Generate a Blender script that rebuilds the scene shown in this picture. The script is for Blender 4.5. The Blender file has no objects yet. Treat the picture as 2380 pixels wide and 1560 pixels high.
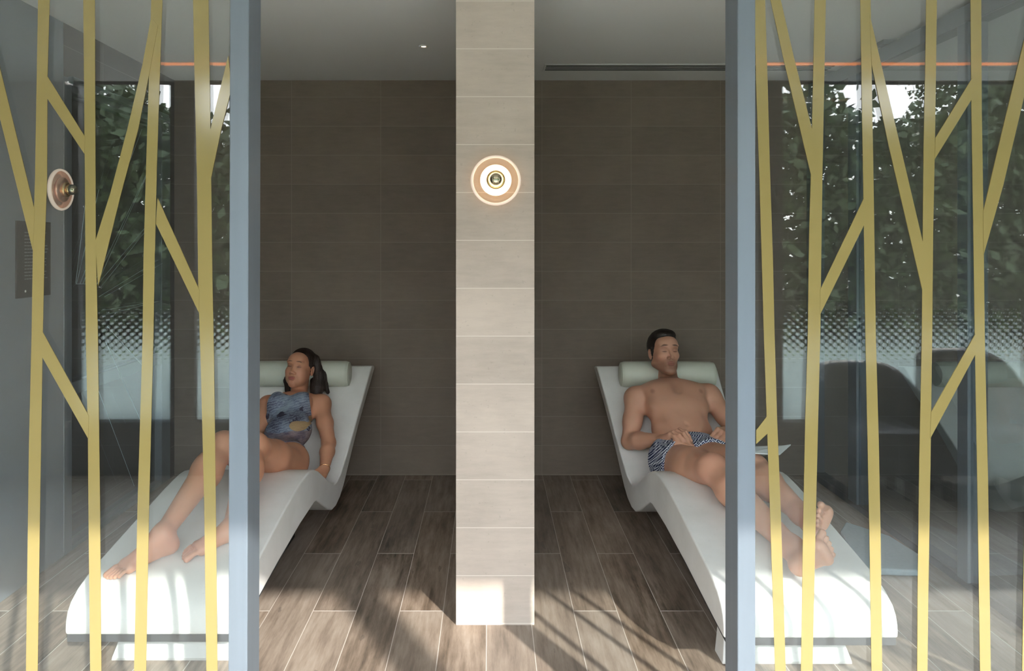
import bpy, bmesh, math, random
import numpy as np
from mathutils import Vector, Matrix

random.seed(7)
rng = np.random.default_rng(7)
C = bpy.context.scene.collection
H = 1.38            # eye height
F = 1680.0          # focal length in pixels of the 2380 wide frame
VX, VY = 1138.0, 570.0

def W(px, py, Y):   # a point seen at (px,py) that stands at depth Y
    return Vector(((px - VX) * Y / F, Y, H - (py - VY) * Y / F))

# ------------------------------------------------------------------ materials
def new_mat(name):
    m = bpy.data.materials.new(name)
    m.use_nodes = True
    nt = m.node_tree
    for n in list(nt.nodes):
        nt.nodes.remove(n)
    out = nt.nodes.new('ShaderNodeOutputMaterial')
    return m, nt, out

class NT:
    def __init__(s, nt): s.nt = nt
    def n(s, t, **kw):
        nd = s.nt.nodes.new(t)
        for k, v in kw.items():
            setattr(nd, k, v)
        return nd
    def link(s, a, b): s.nt.links.new(a, b)
    def setin(s, sock, v):
        if isinstance(v, bpy.types.NodeSocket): s.link(v, sock)
        elif v is not None: sock.default_value = v
    def math(s, op, a, b=None, c=None, clamp=False):
        nd = s.n('ShaderNodeMath', operation=op); nd.use_clamp = clamp
        s.setin(nd.inputs[0], a); s.setin(nd.inputs[1], b)
        if c is not None: s.setin(nd.inputs[2], c)
        return nd.outputs[0]
    def mix(s, f, a, b, blend='MIX'):
        nd = s.n('ShaderNodeMix', data_type='RGBA', blend_type=blend)
        s.setin(nd.inputs[0], f)
        s.setin(nd.inputs[6], a if isinstance(a, bpy.types.NodeSocket) else (*a, 1))
        s.setin(nd.inputs[7], b if isinstance(b, bpy.types.NodeSocket) else (*b, 1))
        return nd.outputs[2]
    def noise(s, vec, scale, detail=4, rough=.55):
        nd = s.n('ShaderNodeTexNoise'); nd.inputs['Scale'].default_value = scale
        nd.inputs['Detail'].default_value = detail; nd.inputs['Roughness'].default_value = rough
        s.link(vec, nd.inputs['Vector']); return nd.outputs['Fac']
    def ramp(s, f, stops):
        nd = s.n('ShaderNodeValToRGB'); cr = nd.color_ramp
        while len(cr.elements) < len(stops): cr.elements.new(.5)
        for e, (p, c) in zip(cr.elements, stops):
            e.position = p; e.color = (*c, 1)
        s.setin(nd.inputs[0], f); return nd.outputs[0]
    def obj(s):
        return s.n('ShaderNodeTexCoord').outputs['Object']
    def xyz(s, v):
        nd = s.n('ShaderNodeSeparateXYZ'); s.link(v, nd.inputs[0]); return nd.outputs
    def vec(s, x, y, z):
        nd = s.n('ShaderNodeCombineXYZ')
        for i, v in enumerate((x, y, z)): s.setin(nd.inputs[i], v)
        return nd.outputs[0]
    def bsdf(s, out, col, rough=.5, metal=0, spec=.5, bump=None, bstr=.2, bdist=.002, **kw):
        b = s.n('ShaderNodeBsdfPrincipled')
        s.setin(b.inputs['Base Color'], col if isinstance(col, bpy.types.NodeSocket) else (*col, 1))
        s.setin(b.inputs['Roughness'], rough)
        b.inputs['Metallic'].default_value = metal
        b.inputs['Specular IOR Level'].default_value = spec
        for k, v in kw.items():
            b.inputs[k.replace('_', ' ')].default_value = v
        if bump is not None:
            bp = s.n('ShaderNodeBump'); bp.inputs['Strength'].default_value = bstr
            bp.inputs['Distance'].default_value = bdist
            s.link(bump, bp.inputs['Height']); s.link(bp.outputs[0], b.inputs['Normal'])
        s.link(b.outputs[0], out.inputs[0]); return b

def simple(name, col, rough=.5, metal=0, spec=.5, var=.08, scale=12, bump=.0, stretch=None, **kw):
    m, nt, out = new_mat(name); N = NT(nt)
    v = N.obj()
    if stretch:
        mp = N.n('ShaderNodeMapping'); mp.inputs['Scale'].default_value = stretch
        N.link(v, mp.inputs['Vector']); v = mp.outputs[0]
    f = N.noise(v, scale)
    a = tuple(max(0, c * (1 - var)) for c in col); b = tuple(min(1, c * (1 + var)) for c in col)
    c = N.mix(f, a, b)
    N.bsdf(out, c, rough, metal, spec, bump=f if bump else None, bstr=bump, **kw)
    return m

def emit(name, col, s):
    m, nt, out = new_mat(name); N = NT(nt)
    e = N.n('ShaderNodeEmission'); e.inputs[0].default_value = (*col, 1); e.inputs[1].default_value = s
    N.link(e.outputs[0], out.inputs[0]); return m

def glass(name, tint=(.93, .955, .95), f0=.04, veil=0.0):
    m, nt, out = new_mat(name); N = NT(nt)
    g = N.n('ShaderNodeNewGeometry')
    d = N.n('ShaderNodeVectorMath', operation='DOT_PRODUCT')
    N.link(g.outputs['Normal'], d.inputs[0]); N.link(g.outputs['Incoming'], d.inputs[1])
    c = N.math('ABSOLUTE', d.outputs['Value'])
    p = N.math('POWER', N.math('SUBTRACT', 1.0, c), 5.0)
    fr = N.math('MULTIPLY_ADD', p, 1 - f0, f0)
    t = N.n('ShaderNodeBsdfTransparent'); t.inputs[0].default_value = (*tint, 1)
    gl = N.n('ShaderNodeBsdfGlossy'); gl.inputs['Roughness'].default_value = 0.0
    mx = N.n('ShaderNodeMixShader'); N.link(fr, mx.inputs[0])
    N.link(t.outputs[0], mx.inputs[1]); N.link(gl.outputs[0], mx.inputs[2])
    last = mx.outputs[0]
    if veil:            # pale diffuse haze mixed over the pane
        df = N.n('ShaderNodeBsdfDiffuse'); df.inputs[0].default_value = (.75, .78, .8, 1)
        m2 = N.n('ShaderNodeMixShader'); m2.inputs[0].default_value = veil
        N.link(last, m2.inputs[1]); N.link(df.outputs[0], m2.inputs[2]); last = m2.outputs[0]
    N.link(last, out.inputs[0]); return m

def tile_mat(name, col, u_axis=None, u_off=0, u_len=.535, v_off=.0055, v_h=.174, grout=(.31, .26, .215)):
    m, nt, out = new_mat(name); N = NT(nt)
    v = N.obj(); x = N.xyz(v)
    def line(c, off, ln, w):
        q = N.math('DIVIDE', N.math('SUBTRACT', c, off), ln)
        fr = N.math('FRACT', q); k = N.math('ABSOLUTE', N.math('SUBTRACT', fr, .5))
        return N.math('GREATER_THAN', k, .5 - w / ln / 2), N.math('FLOOR', q)
    lv, iv = line(x[2], v_off, v_h, .0032)
    if u_axis is not None:
        lu, iu = line(x[u_axis], u_off, u_len, .0028)
        g = N.math('MAXIMUM', lv, lu)
    else:
        g, iu = lv, 0.0
    wn = N.n('ShaderNodeTexWhiteNoise', noise_dimensions='3D'); N.link(N.vec(iu, iv, 3.3), wn.inputs['Vector'])
    n1 = N.noise(v, 5, 6, .6); n2 = N.noise(v, 60, 4, .6)
    mp = N.n('ShaderNodeMapping'); mp.inputs['Scale'].default_value = (1, 1, 5); N.link(v, mp.inputs['Vector'])
    n3 = N.noise(mp.outputs[0], 9, 8, .65)
    t = N.math('ADD', N.math('MULTIPLY', n1, .5), N.math('MULTIPLY', n3, .5))
    t = N.math('ADD', t, N.math('MULTIPLY', N.math('SUBTRACT', wn.outputs[0], .5), .16))
    c = N.ramp(t, [(.3, tuple(k * .84 for k in col)), (.7, tuple(min(1, k * 1.1) for k in col))])
    spk = N.math('LESS_THAN', n2, .33)
    c = N.mix(N.math('MULTIPLY', spk, .25), c, tuple(k * .6 for k in col))
    c = N.mix(g, c, grout)
    hgt = N.math('SUBTRACT', N.math('MULTIPLY', n2, .3), g)
    N.bsdf(out, c, .55, 0, .35, bump=hgt, bstr=.25, bdist=.002)
    return m

def floor_mat():
    m, nt, out = new_mat('wood_look_planks'); N = NT(nt)
    v = N.obj(); x = N.xyz(v)
    pw, pl = .1638, 1.015
    q = N.math('DIVIDE', N.math('SUBTRACT', x[0], -.3387), pw)
    i = N.math('FLOOR', q); fx = N.math('FRACT', q)
    par = N.math('FLOORED_MODULO', i, 2.0)            # i=-1 -> 1 -> joint at 3.232
    off = N.math('MULTIPLY_ADD', par, -.5075, 3.7415)
    r = N.math('DIVIDE', N.math('SUBTRACT', x[1], off), pl)
    j = N.math('FLOOR', r); fy = N.math('FRACT', r)
    gx = N.math('GREATER_THAN', N.math('ABSOLUTE', N.math('SUBTRACT', fx, .5)), .5 - .0024 / pw / 2)
    gy = N.math('GREATER_THAN', N.math('ABSOLUTE', N.math('SUBTRACT', fy, .5)), .5 - .0045 / pl / 2)
    g = N.math('MAXIMUM', gx, gy)
    wn = N.n('ShaderNodeTexWhiteNoise', noise_dimensions='3D'); N.link(N.vec(i, j, 1.7), wn.inputs['Vector'])
    wv = N.xyz(wn.outputs['Color'])
    sv = N.vec(N.math('MULTIPLY_ADD', wv[0], 7.0, x[0]), N.math('MULTIPLY_ADD', wv[1], 9.0, N.math('MULTIPLY', x[1], .09)), i)
    grain = N.noise(sv, 42, 8, .7)
    sv2 = N.vec(N.math('MULTIPLY_ADD', wv[0], 7.0, x[0]), N.math('MULTIPLY_ADD', wv[1], 9.0, N.math('MULTIPLY', x[1], .3)), j)
    blot = N.noise(sv2, 7, 5, .6)
    knots = N.noise(sv2, 16, 3, .5)
    t = N.math('ADD', N.math('MULTIPLY', grain, .55), N.math('MULTIPLY', blot, .45))
    t = N.math('ADD', t, N.math('MULTIPLY', N.math('SUBTRACT', wv[2], .5), .12))
    c = N.ramp(t, [(.32, (.055, .037, .026)), (.43, (.175, .125, .090)), (.54, (.295, .222, .170)), (.70, (.44, .36, .295))])
    kn = N.math('GREATER_THAN', knots, .69)
    c = N.mix(N.math('MULTIPLY', kn, .45), c, (.07, .05, .04))
    c = N.mix(N.math('MULTIPLY', wv[1], .3), c, (.17, .16, .155))
    c = N.mix(g, c, (.58, .52, .47))
    hgt = N.math('SUBTRACT', N.math('MULTIPLY', grain, .5), g)
    N.bsdf(out, c, .42, 0, .4, bump=hgt, bstr=.3, bdist=.0015)
    return m

def lounger_mat():
    m, nt, out = new_mat('white_mineral_plaster'); N = NT(nt)
    v = N.obj(); n1 = N.noise(v, 6, 5); n2 = N.noise(v, 120, 3, .6); n3 = N.noise(v, 30, 6, .7)
    c = N.ramp(n1, [(.3, (.70, .685, .66)), (.7, (.79, .775, .755))])
    pit = N.math('LESS_THAN', n2, .30)
    c = N.mix(N.math('MULTIPLY', pit, .35), c, (.40, .38, .36))
    c = N.mix(N.math('MULTIPLY', N.math('GREATER_THAN', n3, .64), .25), c, (.78, .77, .76))
    N.bsdf(out, c, .45, 0, .35, bump=n2, bstr=.12, bdist=.0015)
    return m

def film_mat():        # dotted privacy film: dots grow downwards until they close
    m, nt, out = new_mat('dotted_film'); N = NT(nt)
    x = N.xyz(N.obj())
    P, RW = .050, .0215
    def dots(shift):
        r = N.math('MULTIPLY_ADD', x[2], 1 / (2 * RW), shift)
        u = N.math('MULTIPLY_ADD', x[0], 1 / P, shift)
        du = N.math('MULTIPLY', N.math('SUBTRACT', N.math('FRACT', u), .5), P)
        dv = N.math('MULTIPLY', N.math('SUBTRACT', N.math('FRACT', r), .5), 2 * RW)
        return N.math('SQRT', N.math('ADD', N.math('MULTIPLY', du, du), N.math('MULTIPLY', dv, dv)))
    d = N.math('MINIMUM', dots(0.0), dots(.5))
    rad = N.math('MULTIPLY', N.math('SUBTRACT', 1.04, x[2]), .026 / .50)
    mask = N.math('LESS_THAN', d, rad)
    t = N.n('ShaderNodeBsdfTransparent')
    df = N.n('ShaderNodeBsdfDiffuse'); df.inputs[0].default_value = (.86, .9, .9, 1)
    tl = N.n('ShaderNodeBsdfTranslucent'); tl.inputs[0].default_value = (.82, .9, .9, 1)
    a = N.n('ShaderNodeMixShader'); a.inputs[0].default_value = .75
    N.link(df.outputs[0], a.inputs[1]); N.link(tl.outputs[0], a.inputs[2])
    b = N.n('ShaderNodeMixShader'); N.link(mask, b.inputs[0])
    N.link(t.outputs[0], b.inputs[1]); N.link(a.outputs[0], b.inputs[2])
    N.link(b.outputs[0], out.inputs[0]); return m

def skin_mat(name, rough=.5):
    m, nt, out = new_mat(name); N = NT(nt)
    at = N.n('ShaderNodeAttribute'); at.attribute_name = 'tint'
    v = N.obj(); n1 = N.noise(v, 26, 4); n2 = N.noise(v, 260, 2)
    c = N.mix(N.math('MULTIPLY', n1, .35), at.outputs['Color'], (.62, .27, .17))
    N.bsdf(out, c, rough, 0, .4, bump=n2, bstr=.12, bdist=.0006,
           Subsurface_Weight=.05, Subsurface_Scale=.012)
    return m

def maze_mat():        # navy and white maze print
    m, nt, out = new_mat('maze_print'); N = NT(nt)
    x = N.xyz(N.obj())
    s = .0115
    u = N.math('DIVIDE', N.math('ADD', x[0], N.math('MULTIPLY', x[1], .35)), s)
    w = N.math('DIVIDE', N.math('ADD', x[2], N.math('MULTIPLY', x[1], .75)), s)
    iu, iw = N.math('FLOOR', u), N.math('FLOOR', w)
    wn = N.n('ShaderNodeTexWhiteNoise', noise_dimensions='3D'); N.link(N.vec(iu, iw, .5), wn.inputs['Vector'])
    pick = N.math('GREATER_THAN', wn.outputs[0], .5)
    a = N.math('ADD', u, w); b = N.math('SUBTRACT', u, w)
    sel = N.math('ADD', N.math('MULTIPLY', pick, a), N.math('MULTIPLY', N.math('SUBTRACT', 1.0, pick), b))
    f = N.math('FRACT', sel)
    k = N.math('GREATER_THAN', N.math('ABSOLUTE', N.math('SUBTRACT', f, .5)), .27)
    c = N.mix(k, (.012, .02, .075), (.62, .66, .74))
    n2 = N.noise(N.obj(), 400, 2)
    N.bsdf(out, c, .8, 0, .2, bump=n2, bstr=.1); return m

def swimsuit_mat():
    m, nt, out = new_mat('slate_feather_print'); N = NT(nt)
    v = N.obj(); mp = N.n('ShaderNodeMapping'); mp.inputs['Rotation'].default_value = (.2, .3, .5)
    N.link(v, mp.inputs['Vector'])
    wv = N.n('ShaderNodeTexWave', wave_type='BANDS', bands_direction='Z')
    wv.inputs['Scale'].default_value = 26; wv.inputs['Distortion'].default_value = 7
    wv.inputs['Detail'].default_value = 3; wv.inputs['Detail Scale'].default_value = 2.2
    N.link(mp.outputs[0], wv.inputs['Vector'])
    n1 = N.noise(v, 13, 4); n2 = N.noise(v, 8, 3); n3 = N.noise(mp.outputs[0], 15, 5)
    c = N.ramp(n1, [(.35, (.055, .055, .10)), (.5, (.12, .14, .21)), (.68, (.25, .31, .38))])
    c = N.mix(N.math('MULTIPLY', wv.outputs['Fac'], .45), c, (.36, .41, .48))
    c = N.mix(N.math('GREATER_THAN', n3, .60), c, (.05, .045, .075))
    x = N.xyz(v)
    # a tan and yellow leaf on the side of the waist
    dx = N.math('DIVIDE', N.math('ADD', x[0], .935), .045); dz = N.math('DIVIDE', N.math('SUBTRACT', x[2], .492), .020)
    sh = N.math('ADD', dz, N.math('MULTIPLY', dx, .45))
    dd = N.math('ADD', N.math('MULTIPLY', dx, dx), N.math('MULTIPLY', sh, sh))
    leaf = N.math('LESS_THAN', N.math('ADD', dd, N.math('MULTIPLY', N.math('SUBTRACT', n2, .5), 1.2)), .8)
    c = N.mix(leaf, c, N.ramp(n1, [(.35, (.32, .18, .13)), (.6, (.50, .36, .16))]))
    low = N.math('MULTIPLY', N.math('LESS_THAN', N.math('ADD', x[2], N.math('MULTIPLY', n2, .06)), .50), .75)
    c = N.mix(low, c, N.ramp(n3, [(.4, (.085, .06, .085)), (.62, (.30, .21, .20))]))
    c = N.mix(N.math('MULTIPLY', leaf, .8), c, (.36, .24, .13))
    N.bsdf(out, c, .6, 0, .3, bump=wv.outputs['Fac'], bstr=.25, bdist=.002); return m

def hair_mat(name, col):
    m, nt, out = new_mat(name); N = NT(nt)
    v = N.obj(); mp = N.n('ShaderNodeMapping'); mp.inputs['Scale'].default_value = (1, 1, .12)
    N.link(v, mp.inputs['Vector']); n = N.noise(mp.outputs[0], 320, 4, .7)
    c = N.ramp(n, [(.35, tuple(k * .4 for k in col)), (.7, tuple(k * 1.7 for k in col))])
    N.bsdf(out, c, .42, 0, .45, bump=n, bstr=.7, bdist=.003); return m

M = {}
M['wall_l'] = tile_mat('taupe_tiles_left_shaded', (.245, .195, .155), 0, -.6526 - .535 * 4)  # divider's tiles again, the back wall's dimness put into a darker colour
M['wall_r'] = tile_mat('taupe_tiles_right_shaded', (.245, .195, .155), 0, .8486 - .535 * 4)  # same shaded copy for the right bay
M['pillar'] = tile_mat('taupe_tiles_column', (.50, .42, .36), None, v_off=.0055, grout=(.64, .57, .51))
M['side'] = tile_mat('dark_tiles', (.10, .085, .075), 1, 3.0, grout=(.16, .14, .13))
M['floor'] = floor_mat()
M['stone'] = simple('pale_bounce_floor', (.62, .56, .50), .6, var=.04, scale=3)  # unseen walkway floor, made pale to bounce light into the room
M['ceiling'] = simple('ceiling_paint', (.66, .66, .64), .9, var=.02, scale=2)
M['plaster'] = simple('grey_plaster', (.20, .23, .27), .7, var=.14, scale=5, bump=.05)
M['lounger'] = lounger_mat()
M['shade_dark'] = simple('shaded_underside', (.03, .034, .04), .6)
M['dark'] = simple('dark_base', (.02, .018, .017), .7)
M['pillow'] = simple('sage_leatherette', (.60, .62, .53), .42, var=.04, scale=9, spec=.4)
M['post'] = simple('brushed_grey_steel', (.145, .172, .205), .4, metal=.3, var=.10, scale=40, stretch=(1, 1, .04), bump=.03)
M['postdark'] = simple('slate_steel', (.16, .185, .21), .4, metal=.3, var=.08, scale=30, stretch=(1, 1, .05))
M['frame_black'] = simple('black_frame', (.025, .028, .032), .4)
M['glass'] = glass('clear_pane', f0=.055, veil=.006)
M['glass_in'] = glass('tinted_pane', (.70, .74, .75), f0=.10, veil=.012)
M['glass_door'] = glass('door_glass', (.7, .74, .75), f0=.10, veil=.015)
M['glass_win'] = glass('window_pane', (.95, .97, .97), f0=.03)
M['film'] = film_mat()
def vinyl():
    m, nt, out = new_mat('yellow_vinyl'); N = NT(nt)
    n = N.noise(N.obj(), 3, 3)
    c = N.mix(n, (.245, .192, .068), (.28, .222, .085))
    d = N.n('ShaderNodeBsdfDiffuse'); t = N.n('ShaderNodeBsdfTranslucent')
    N.link(c, d.inputs[0]); N.link(c, t.inputs[0])
    a = N.n('ShaderNodeMixShader'); a.inputs[0].default_value = .16
    N.link(d.outputs[0], a.inputs[1]); N.link(t.outputs[0], a.inputs[2])
    g = N.n('ShaderNodeBsdfGlossy'); g.inputs['Roughness'].default_value = .12
    b = N.n('ShaderNodeMixShader'); b.inputs[0].default_value = .045
    N.link(a.outputs[0], b.inputs[1]); N.link(g.outputs[0], b.inputs[2])
    N.link(b.outputs[0], out.inputs[0]); return m
M['vinyl'] = vinyl()
M['skin_m'] = skin_mat('skin_warm')
M['skin_w'] = skin_mat('skin_tanned')
M['maze'] = maze_mat()
M['suit'] = swimsuit_mat()
M['hair_m'] = hair_mat('black_brown_hair', (.016, .010, .008))
M['hair_w'] = hair_mat('dark_brown_hair', (.022, .012, .009))
M['gold'] = simple('gold', (.9, .55, .3), .25, metal=1)
M['white'] = simple('white_paint', (.75, .75, .74), .5, var=.02)
M['paper'] = simple('white_paper', (.85, .87, .88), .7, var=.03)
M['mat'] = simple('light_patch_pale', (.42, .49, .53), .9, var=.12, scale=60, bump=.3)
M['led'] = emit('copper_led', (1, .34, .13), 5.0)
M['lamp_glow'] = emit('lamp_glow', (1, .80, .52), 3.2)
M['lamp_bulb'] = emit('lamp_bulb', (1, .72, .36), 9.0)
M['spot'] = emit('spot_glow', (1, .72, .45), 14.0)
M['lampglass'] = glass('lamp_glass', (.93, .88, .84), f0=.06, veil=.03)
M['rim'] = simple('opal_rim', (.85, .74, .66), .2, var=.01, Emission_Strength=.22 , Emission_Color=(1, .75, .58, 1))
M['chrome'] = simple('smoked_mirror', (.55, .5, .36), .08, metal=1, var=.02)
M['copper'] = simple('copper_mirror', (.85, .48, .34), .25, metal=.8, var=.03)
M['brass'] = simple('brass', (.80, .55, .25), .2, metal=1)
M['sign'] = simple('dark_plaque', (.03, .034, .038), .35)
M['signtext'] = simple('plaque_text', (.22, .24, .26), .5)
M['thread'] = simple('silver_thread', (.45, .55, .56), .35, metal=.2, Emission_Strength=0.0)
M['slot'] = simple('slot_dark', (.035, .05, .045), .6)
M['leaf'] = simple('leaf_green', (.035, .06, .016), .6, var=.5, scale=3)
M['bark'] = simple('bark', (.06, .05, .04), .9, var=.3, scale=20)
M['lawn'] = simple('lawn', (.13, .20, .05), .9, var=.35, scale=6)
M['paving'] = simple('pale_paving', (.62, .59, .54), .8, var=.1, scale=3)
M['wicker'] = simple('dark_wicker', (.018, .017, .016), .5, var=.3, scale=90)
M['mullion'] = simple('mullion_grey', (.07, .07, .075), .5)
M['corr_wall'] = simple('corridor_cream', (.72, .68, .62), .8, var=.03, scale=4)  # corridor walls kept pale to bounce light inward

# ------------------------------------------------------------------ mesh helpers
def link(name, me, mat, parent=None, smooth=False):
    if mat is not None: me.materials.append(mat)
    if smooth:
        me.polygons.foreach_set('use_smooth', [True] * len(me.polygons))
    o = bpy.data.objects.new(name, me); C.objects.link(o)
    if parent is not None: o.parent = parent
    return o

def obj(name, bm, mat, parent=None, smooth=False, bevel=0, seg=2):
    bmesh.ops.recalc_face_normals(bm, faces=bm.faces)
    me = bpy.data.meshes.new(name); bm.to_mesh(me); bm.free()
    o = link(name, me, mat, parent, smooth)
    if bevel:
        b = o.modifiers.new('bevel', 'BEVEL'); b.width = bevel; b.segments = seg
        b.limit_method = 'ANGLE'; b.angle_limit = math.radians(40)
    return o

def box(bm, x0, x1, y0, y1, z0, z1):
    vs = [bm.verts.new((x, y, z)) for x in (x0, x1) for y in (y0, y1) for z in (z0, z1)]
    for f in ((0, 1, 3, 2), (4, 6, 7, 5), (0, 4, 5, 1), (2, 3, 7, 6), (0, 2, 6, 4), (1, 5, 7, 3)):
        bm.faces.new([vs[i] for i in f])
    return bm

def bx(name, dims, mat, parent=None, bevel=0):
    return obj(name, box(bmesh.new(), *dims), mat, parent, bevel=bevel)

def lathe(bm, prof, mtx, n=48):
    rings = []
    for r, h in prof:
        if r < 1e-6: rings.append([bm.verts.new(mtx @ Vector((0, 0, h)))])
        else: rings.append([bm.verts.new(mtx @ Vector((r * math.cos(2 * math.pi * i / n), r * math.sin(2 * math.pi * i / n), h))) for i in range(n)])
    for a, b in zip(rings, rings[1:]):
        for i in range(n):
            j = (i + 1) % n
            if len(a) == 1 and len(b) == 1: continue
            if len(a) == 1: bm.faces.new((a[0], b[i], b[j]))
            elif len(b) == 1: bm.faces.new((a[i], b[0], a[j]))
            else: bm.faces.new((a[i], b[i], b[j], a[j]))
    return bm

def tube(bm, pts, r, n=8):
    pts = [Vector(p) for p in pts]; rings = []
    for i, p in enumerate(pts):
        d = (pts[min(i + 1, len(pts) - 1)] - pts[max(i - 1, 0)]).normalized()
        a = d.orthogonal().normalized() if i == 0 else (rings_a - d * rings_a.dot(d)).normalized()
        rings_a = a; b = d.cross(a)
        rr = r[i] if isinstance(r, (list, tuple)) else r
        rings.append([bm.verts.new(p + (a * math.cos(2 * math.pi * k / n) + b * math.sin(2 * math.pi * k / n)) * rr) for k in range(n)])
    for a, b in zip(rings, rings[1:]):
        for k in range(n):
            bm.faces.new((a[k], a[(k + 1) % n], b[(k + 1) % n], b[k]))
    bm.faces.new(rings[0][::-1]); bm.faces.new(rings[-1])
    return bm

def prism_xz(bm, poly, y0, y1):
    a = [bm.verts.new((x, y0, z)) for x, z in poly]; b = [bm.verts.new((x, y1, z)) for x, z in poly]
    bm.faces.new(a); bm.faces.new(b[::-1])
    n = len(poly)
    for i in range(n):
        bm.faces.new((a[i], b[i], b[(i + 1) % n], a[(i + 1) % n]))
    return bm

def empty(name, loc):
    o = bpy.data.objects.new(name, None); C.objects.link(o); o.location = loc
    o.empty_display_size = .1
    bpy.context.view_layer.update()
    return o

def adopt(root, child):   # keep the child where it stands
    child.parent = root
    child.matrix_parent_inverse = Matrix.Translation(-root.location)
    return child

def sub(part, child):     # a piece of a part
    child.parent = part
    return child

def tag(o, label=None, cat=None, group=None, kind=None):
    if label: o['label'] = label
    if cat: o['category'] = cat
    if group: o['group'] = group
    if kind: o['kind'] = kind
    return o

def struct(name, dims, mat, bevel=0):
    return tag(bx(name, dims, mat, bevel=bevel), kind='structure')

# ------------------------------------------------------------------ the setting
CE = 2.368
YW = -.95            # window wall behind the viewer
YG = 1.70            # plane of the glass screens
YB = 4.333           # back wall
XL, XR = -1.89, 1.92
struct('floor', (-3.4, 5.2, 1.55, YB + .1, -.1, 0), M['floor'])
struct('floor_walkway', (-3.4, 5.2, YW - .1, 1.55, -.1, 0), M['stone'])
bm = box(bmesh.new(), -3.4, 5.2, YW - .01, YB + .1, CE, CE + .05)
ceil = tag(obj('ceiling', bm, M['ceiling']), kind='structure')
struct('wall_back_left', (-3.4, -.122, YB, YB + .1, 0, CE), M['wall_l'])
struct('wall_back_right', (.1625, 5.2, YB, YB + .1, 0, CE), M['wall_r'])
struct('wall_divider', (-.122, .1625, 2.6256, YB + .1, 0, CE), M['pillar'])
struct('wall_left', (XL - .12, XL, 1.75, 3.205, 0, CE), M['plaster'])
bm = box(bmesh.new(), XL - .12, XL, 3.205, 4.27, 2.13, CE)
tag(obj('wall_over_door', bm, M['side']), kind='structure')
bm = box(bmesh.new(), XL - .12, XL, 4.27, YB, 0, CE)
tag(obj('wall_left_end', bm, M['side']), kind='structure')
struct('wall_corridor_left', (-3.5, -3.4, YW - .1, YB + .1, 0, CE), M['corr_wall'])
struct('wall_corridor_right', (5.2, 5.3, YW - .1, YB + .1, 0, CE), M['corr_wall'])
struct('wall_lobby_left', (-3.4, XL - .12, 1.75, 1.87, 0, CE), M['corr_wall'])

# glazed door in the left wall
d1 = empty('door_1', (XL, 3.74, 0)); tag(d1, kind='structure')
bm = bmesh.new()
box(bm, XL - .09, XL + .004, 3.205, 3.265, 0, 2.13); box(bm, XL - .09, XL + .004, 4.16, 4.27, 0, 2.13)
box(bm, XL - .09, XL + .004, 3.265, 4.16, 2.07, 2.13); box(bm, XL - .09, XL + .004, 3.265, 4.16, 0, .025)
adopt(d1, obj('door_frame', bm, M['postdark'], bevel=.003))
adopt(d1, bx('door_pane', (XL - .05, XL - .038, 3.265, 4.16, .025, 2.07), M['glass_door']))
adopt(d1, bx('head_channel', (XL + .004, XL + .03, 3.23, 4.2, 2.10, 2.135), M['post'], bevel=.003))
def on_left(px, py, X=XL + .006):
    Y = X * F / (px - VX); return Vector((X, Y, H - (py - VY) * Y / F))
bm = bmesh.new()
for a, b in [((176, 658), (205, 420)), ((178, 660), (230, 440)), ((186, 660), (232, 540)), ((193, 660), (330, 300)),
             ((206, 655), (300, 330)), ((214, 668), (355, 375)), ((222, 668), (340, 410)), ((232, 655), (362, 500)),
             ((234, 668), (352, 520)), ((230, 690), (368, 605)), ((243, 690), (378, 612)), ((236, 722), (370, 700)),
             ((232, 735), (372, 700)), ((250, 760), (345, 865)), ((246, 795), (330, 985)), ((226, 900), (312, 1130)),
             ((176, 660), (198, 660))]:
    tube(bm, [on_left(*a), on_left(*b)], .0011, 5)
adopt(d1, obj('etched_sunburst', bm, M['thread']))
adopt(d1, bx('door_rail', (XL - .03, XL + .004, 3.265, 4.16, .70, .76), M['postdark'], bevel=.002))

# glazed wall on the right
w1 = empty('window_1', (XR, 3.1, 0)); tag(w1, kind='structure')
adopt(w1, bx('head_rail', (XR - .01, XR + .07, 1.75, YB, 2.27, 2.345), M['postdark'], bevel=.003))
adopt(w1, bx('sill_rail', (XR - .01, XR + .07, 1.75, YB, 0, .035), M['frame_black'], bevel=.003))
posts = [(1.75, 1.82), (2.87, 2.935), (3.74, 3.83), (4.27, 4.33)]
for y0, y1 in posts:
    adopt(w1, bx('mullion', (XR - .022, XR + .06, y0, y1, .035, 2.27), M['post'], bevel=.003))
for (a, b) in zip(posts, posts[1:]):
    adopt(w1, bx('glass_pane', (XR - .010, XR + .002, a[1], b[0], .035, 2.27), M['glass_in']))
for y in (4.12, 3.50, 2.62, 2.20):
    adopt(w1, bx('rail_bracket', (XR - .03, XR + .05, y - .03, y + .03, 2.345, CE), M['postdark']))

# window wall behind the viewer, with dotted film on its lower part
w2 = empty('window_2', (1.0, YW, 0)); tag(w2, kind='structure')
X0, X1 = -2.52, 5.2
adopt(w2, bx('window_sill', (X0, X1, YW - .12, YW + .04, 0, .32), M['mullion'], bevel=.004))
adopt(w2, bx('window_head', (X0, X1, YW - .02, YW, 2.35, CE), M['mullion']))
mull = [(-2.56, -2.48), (-1.93, -1.78), (1.62, 1.77), (3.35, 3.42), (5.1, 5.2)]
for a, b in mull:
    adopt(w2, bx('mullion', (a, b, YW - .06, YW - .005, .32, 2.35), M['mullion']))
for (a, b) in zip(mull, mull[1:]):
    gp = adopt(w2, bx('glass_pane', (a[1], b[0], YW - .055, YW - .045, .32, 2.35), M['glass_win']))
    sub(gp, bx('dotted_film', (a[1], b[0], YW - .0435, YW - .0425, .32, 1.04), M['film']))
struct('wall_corridor_front', (-3.4, -2.56, YW - .1, YW, 0, CE), M['corr_wall'])

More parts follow.
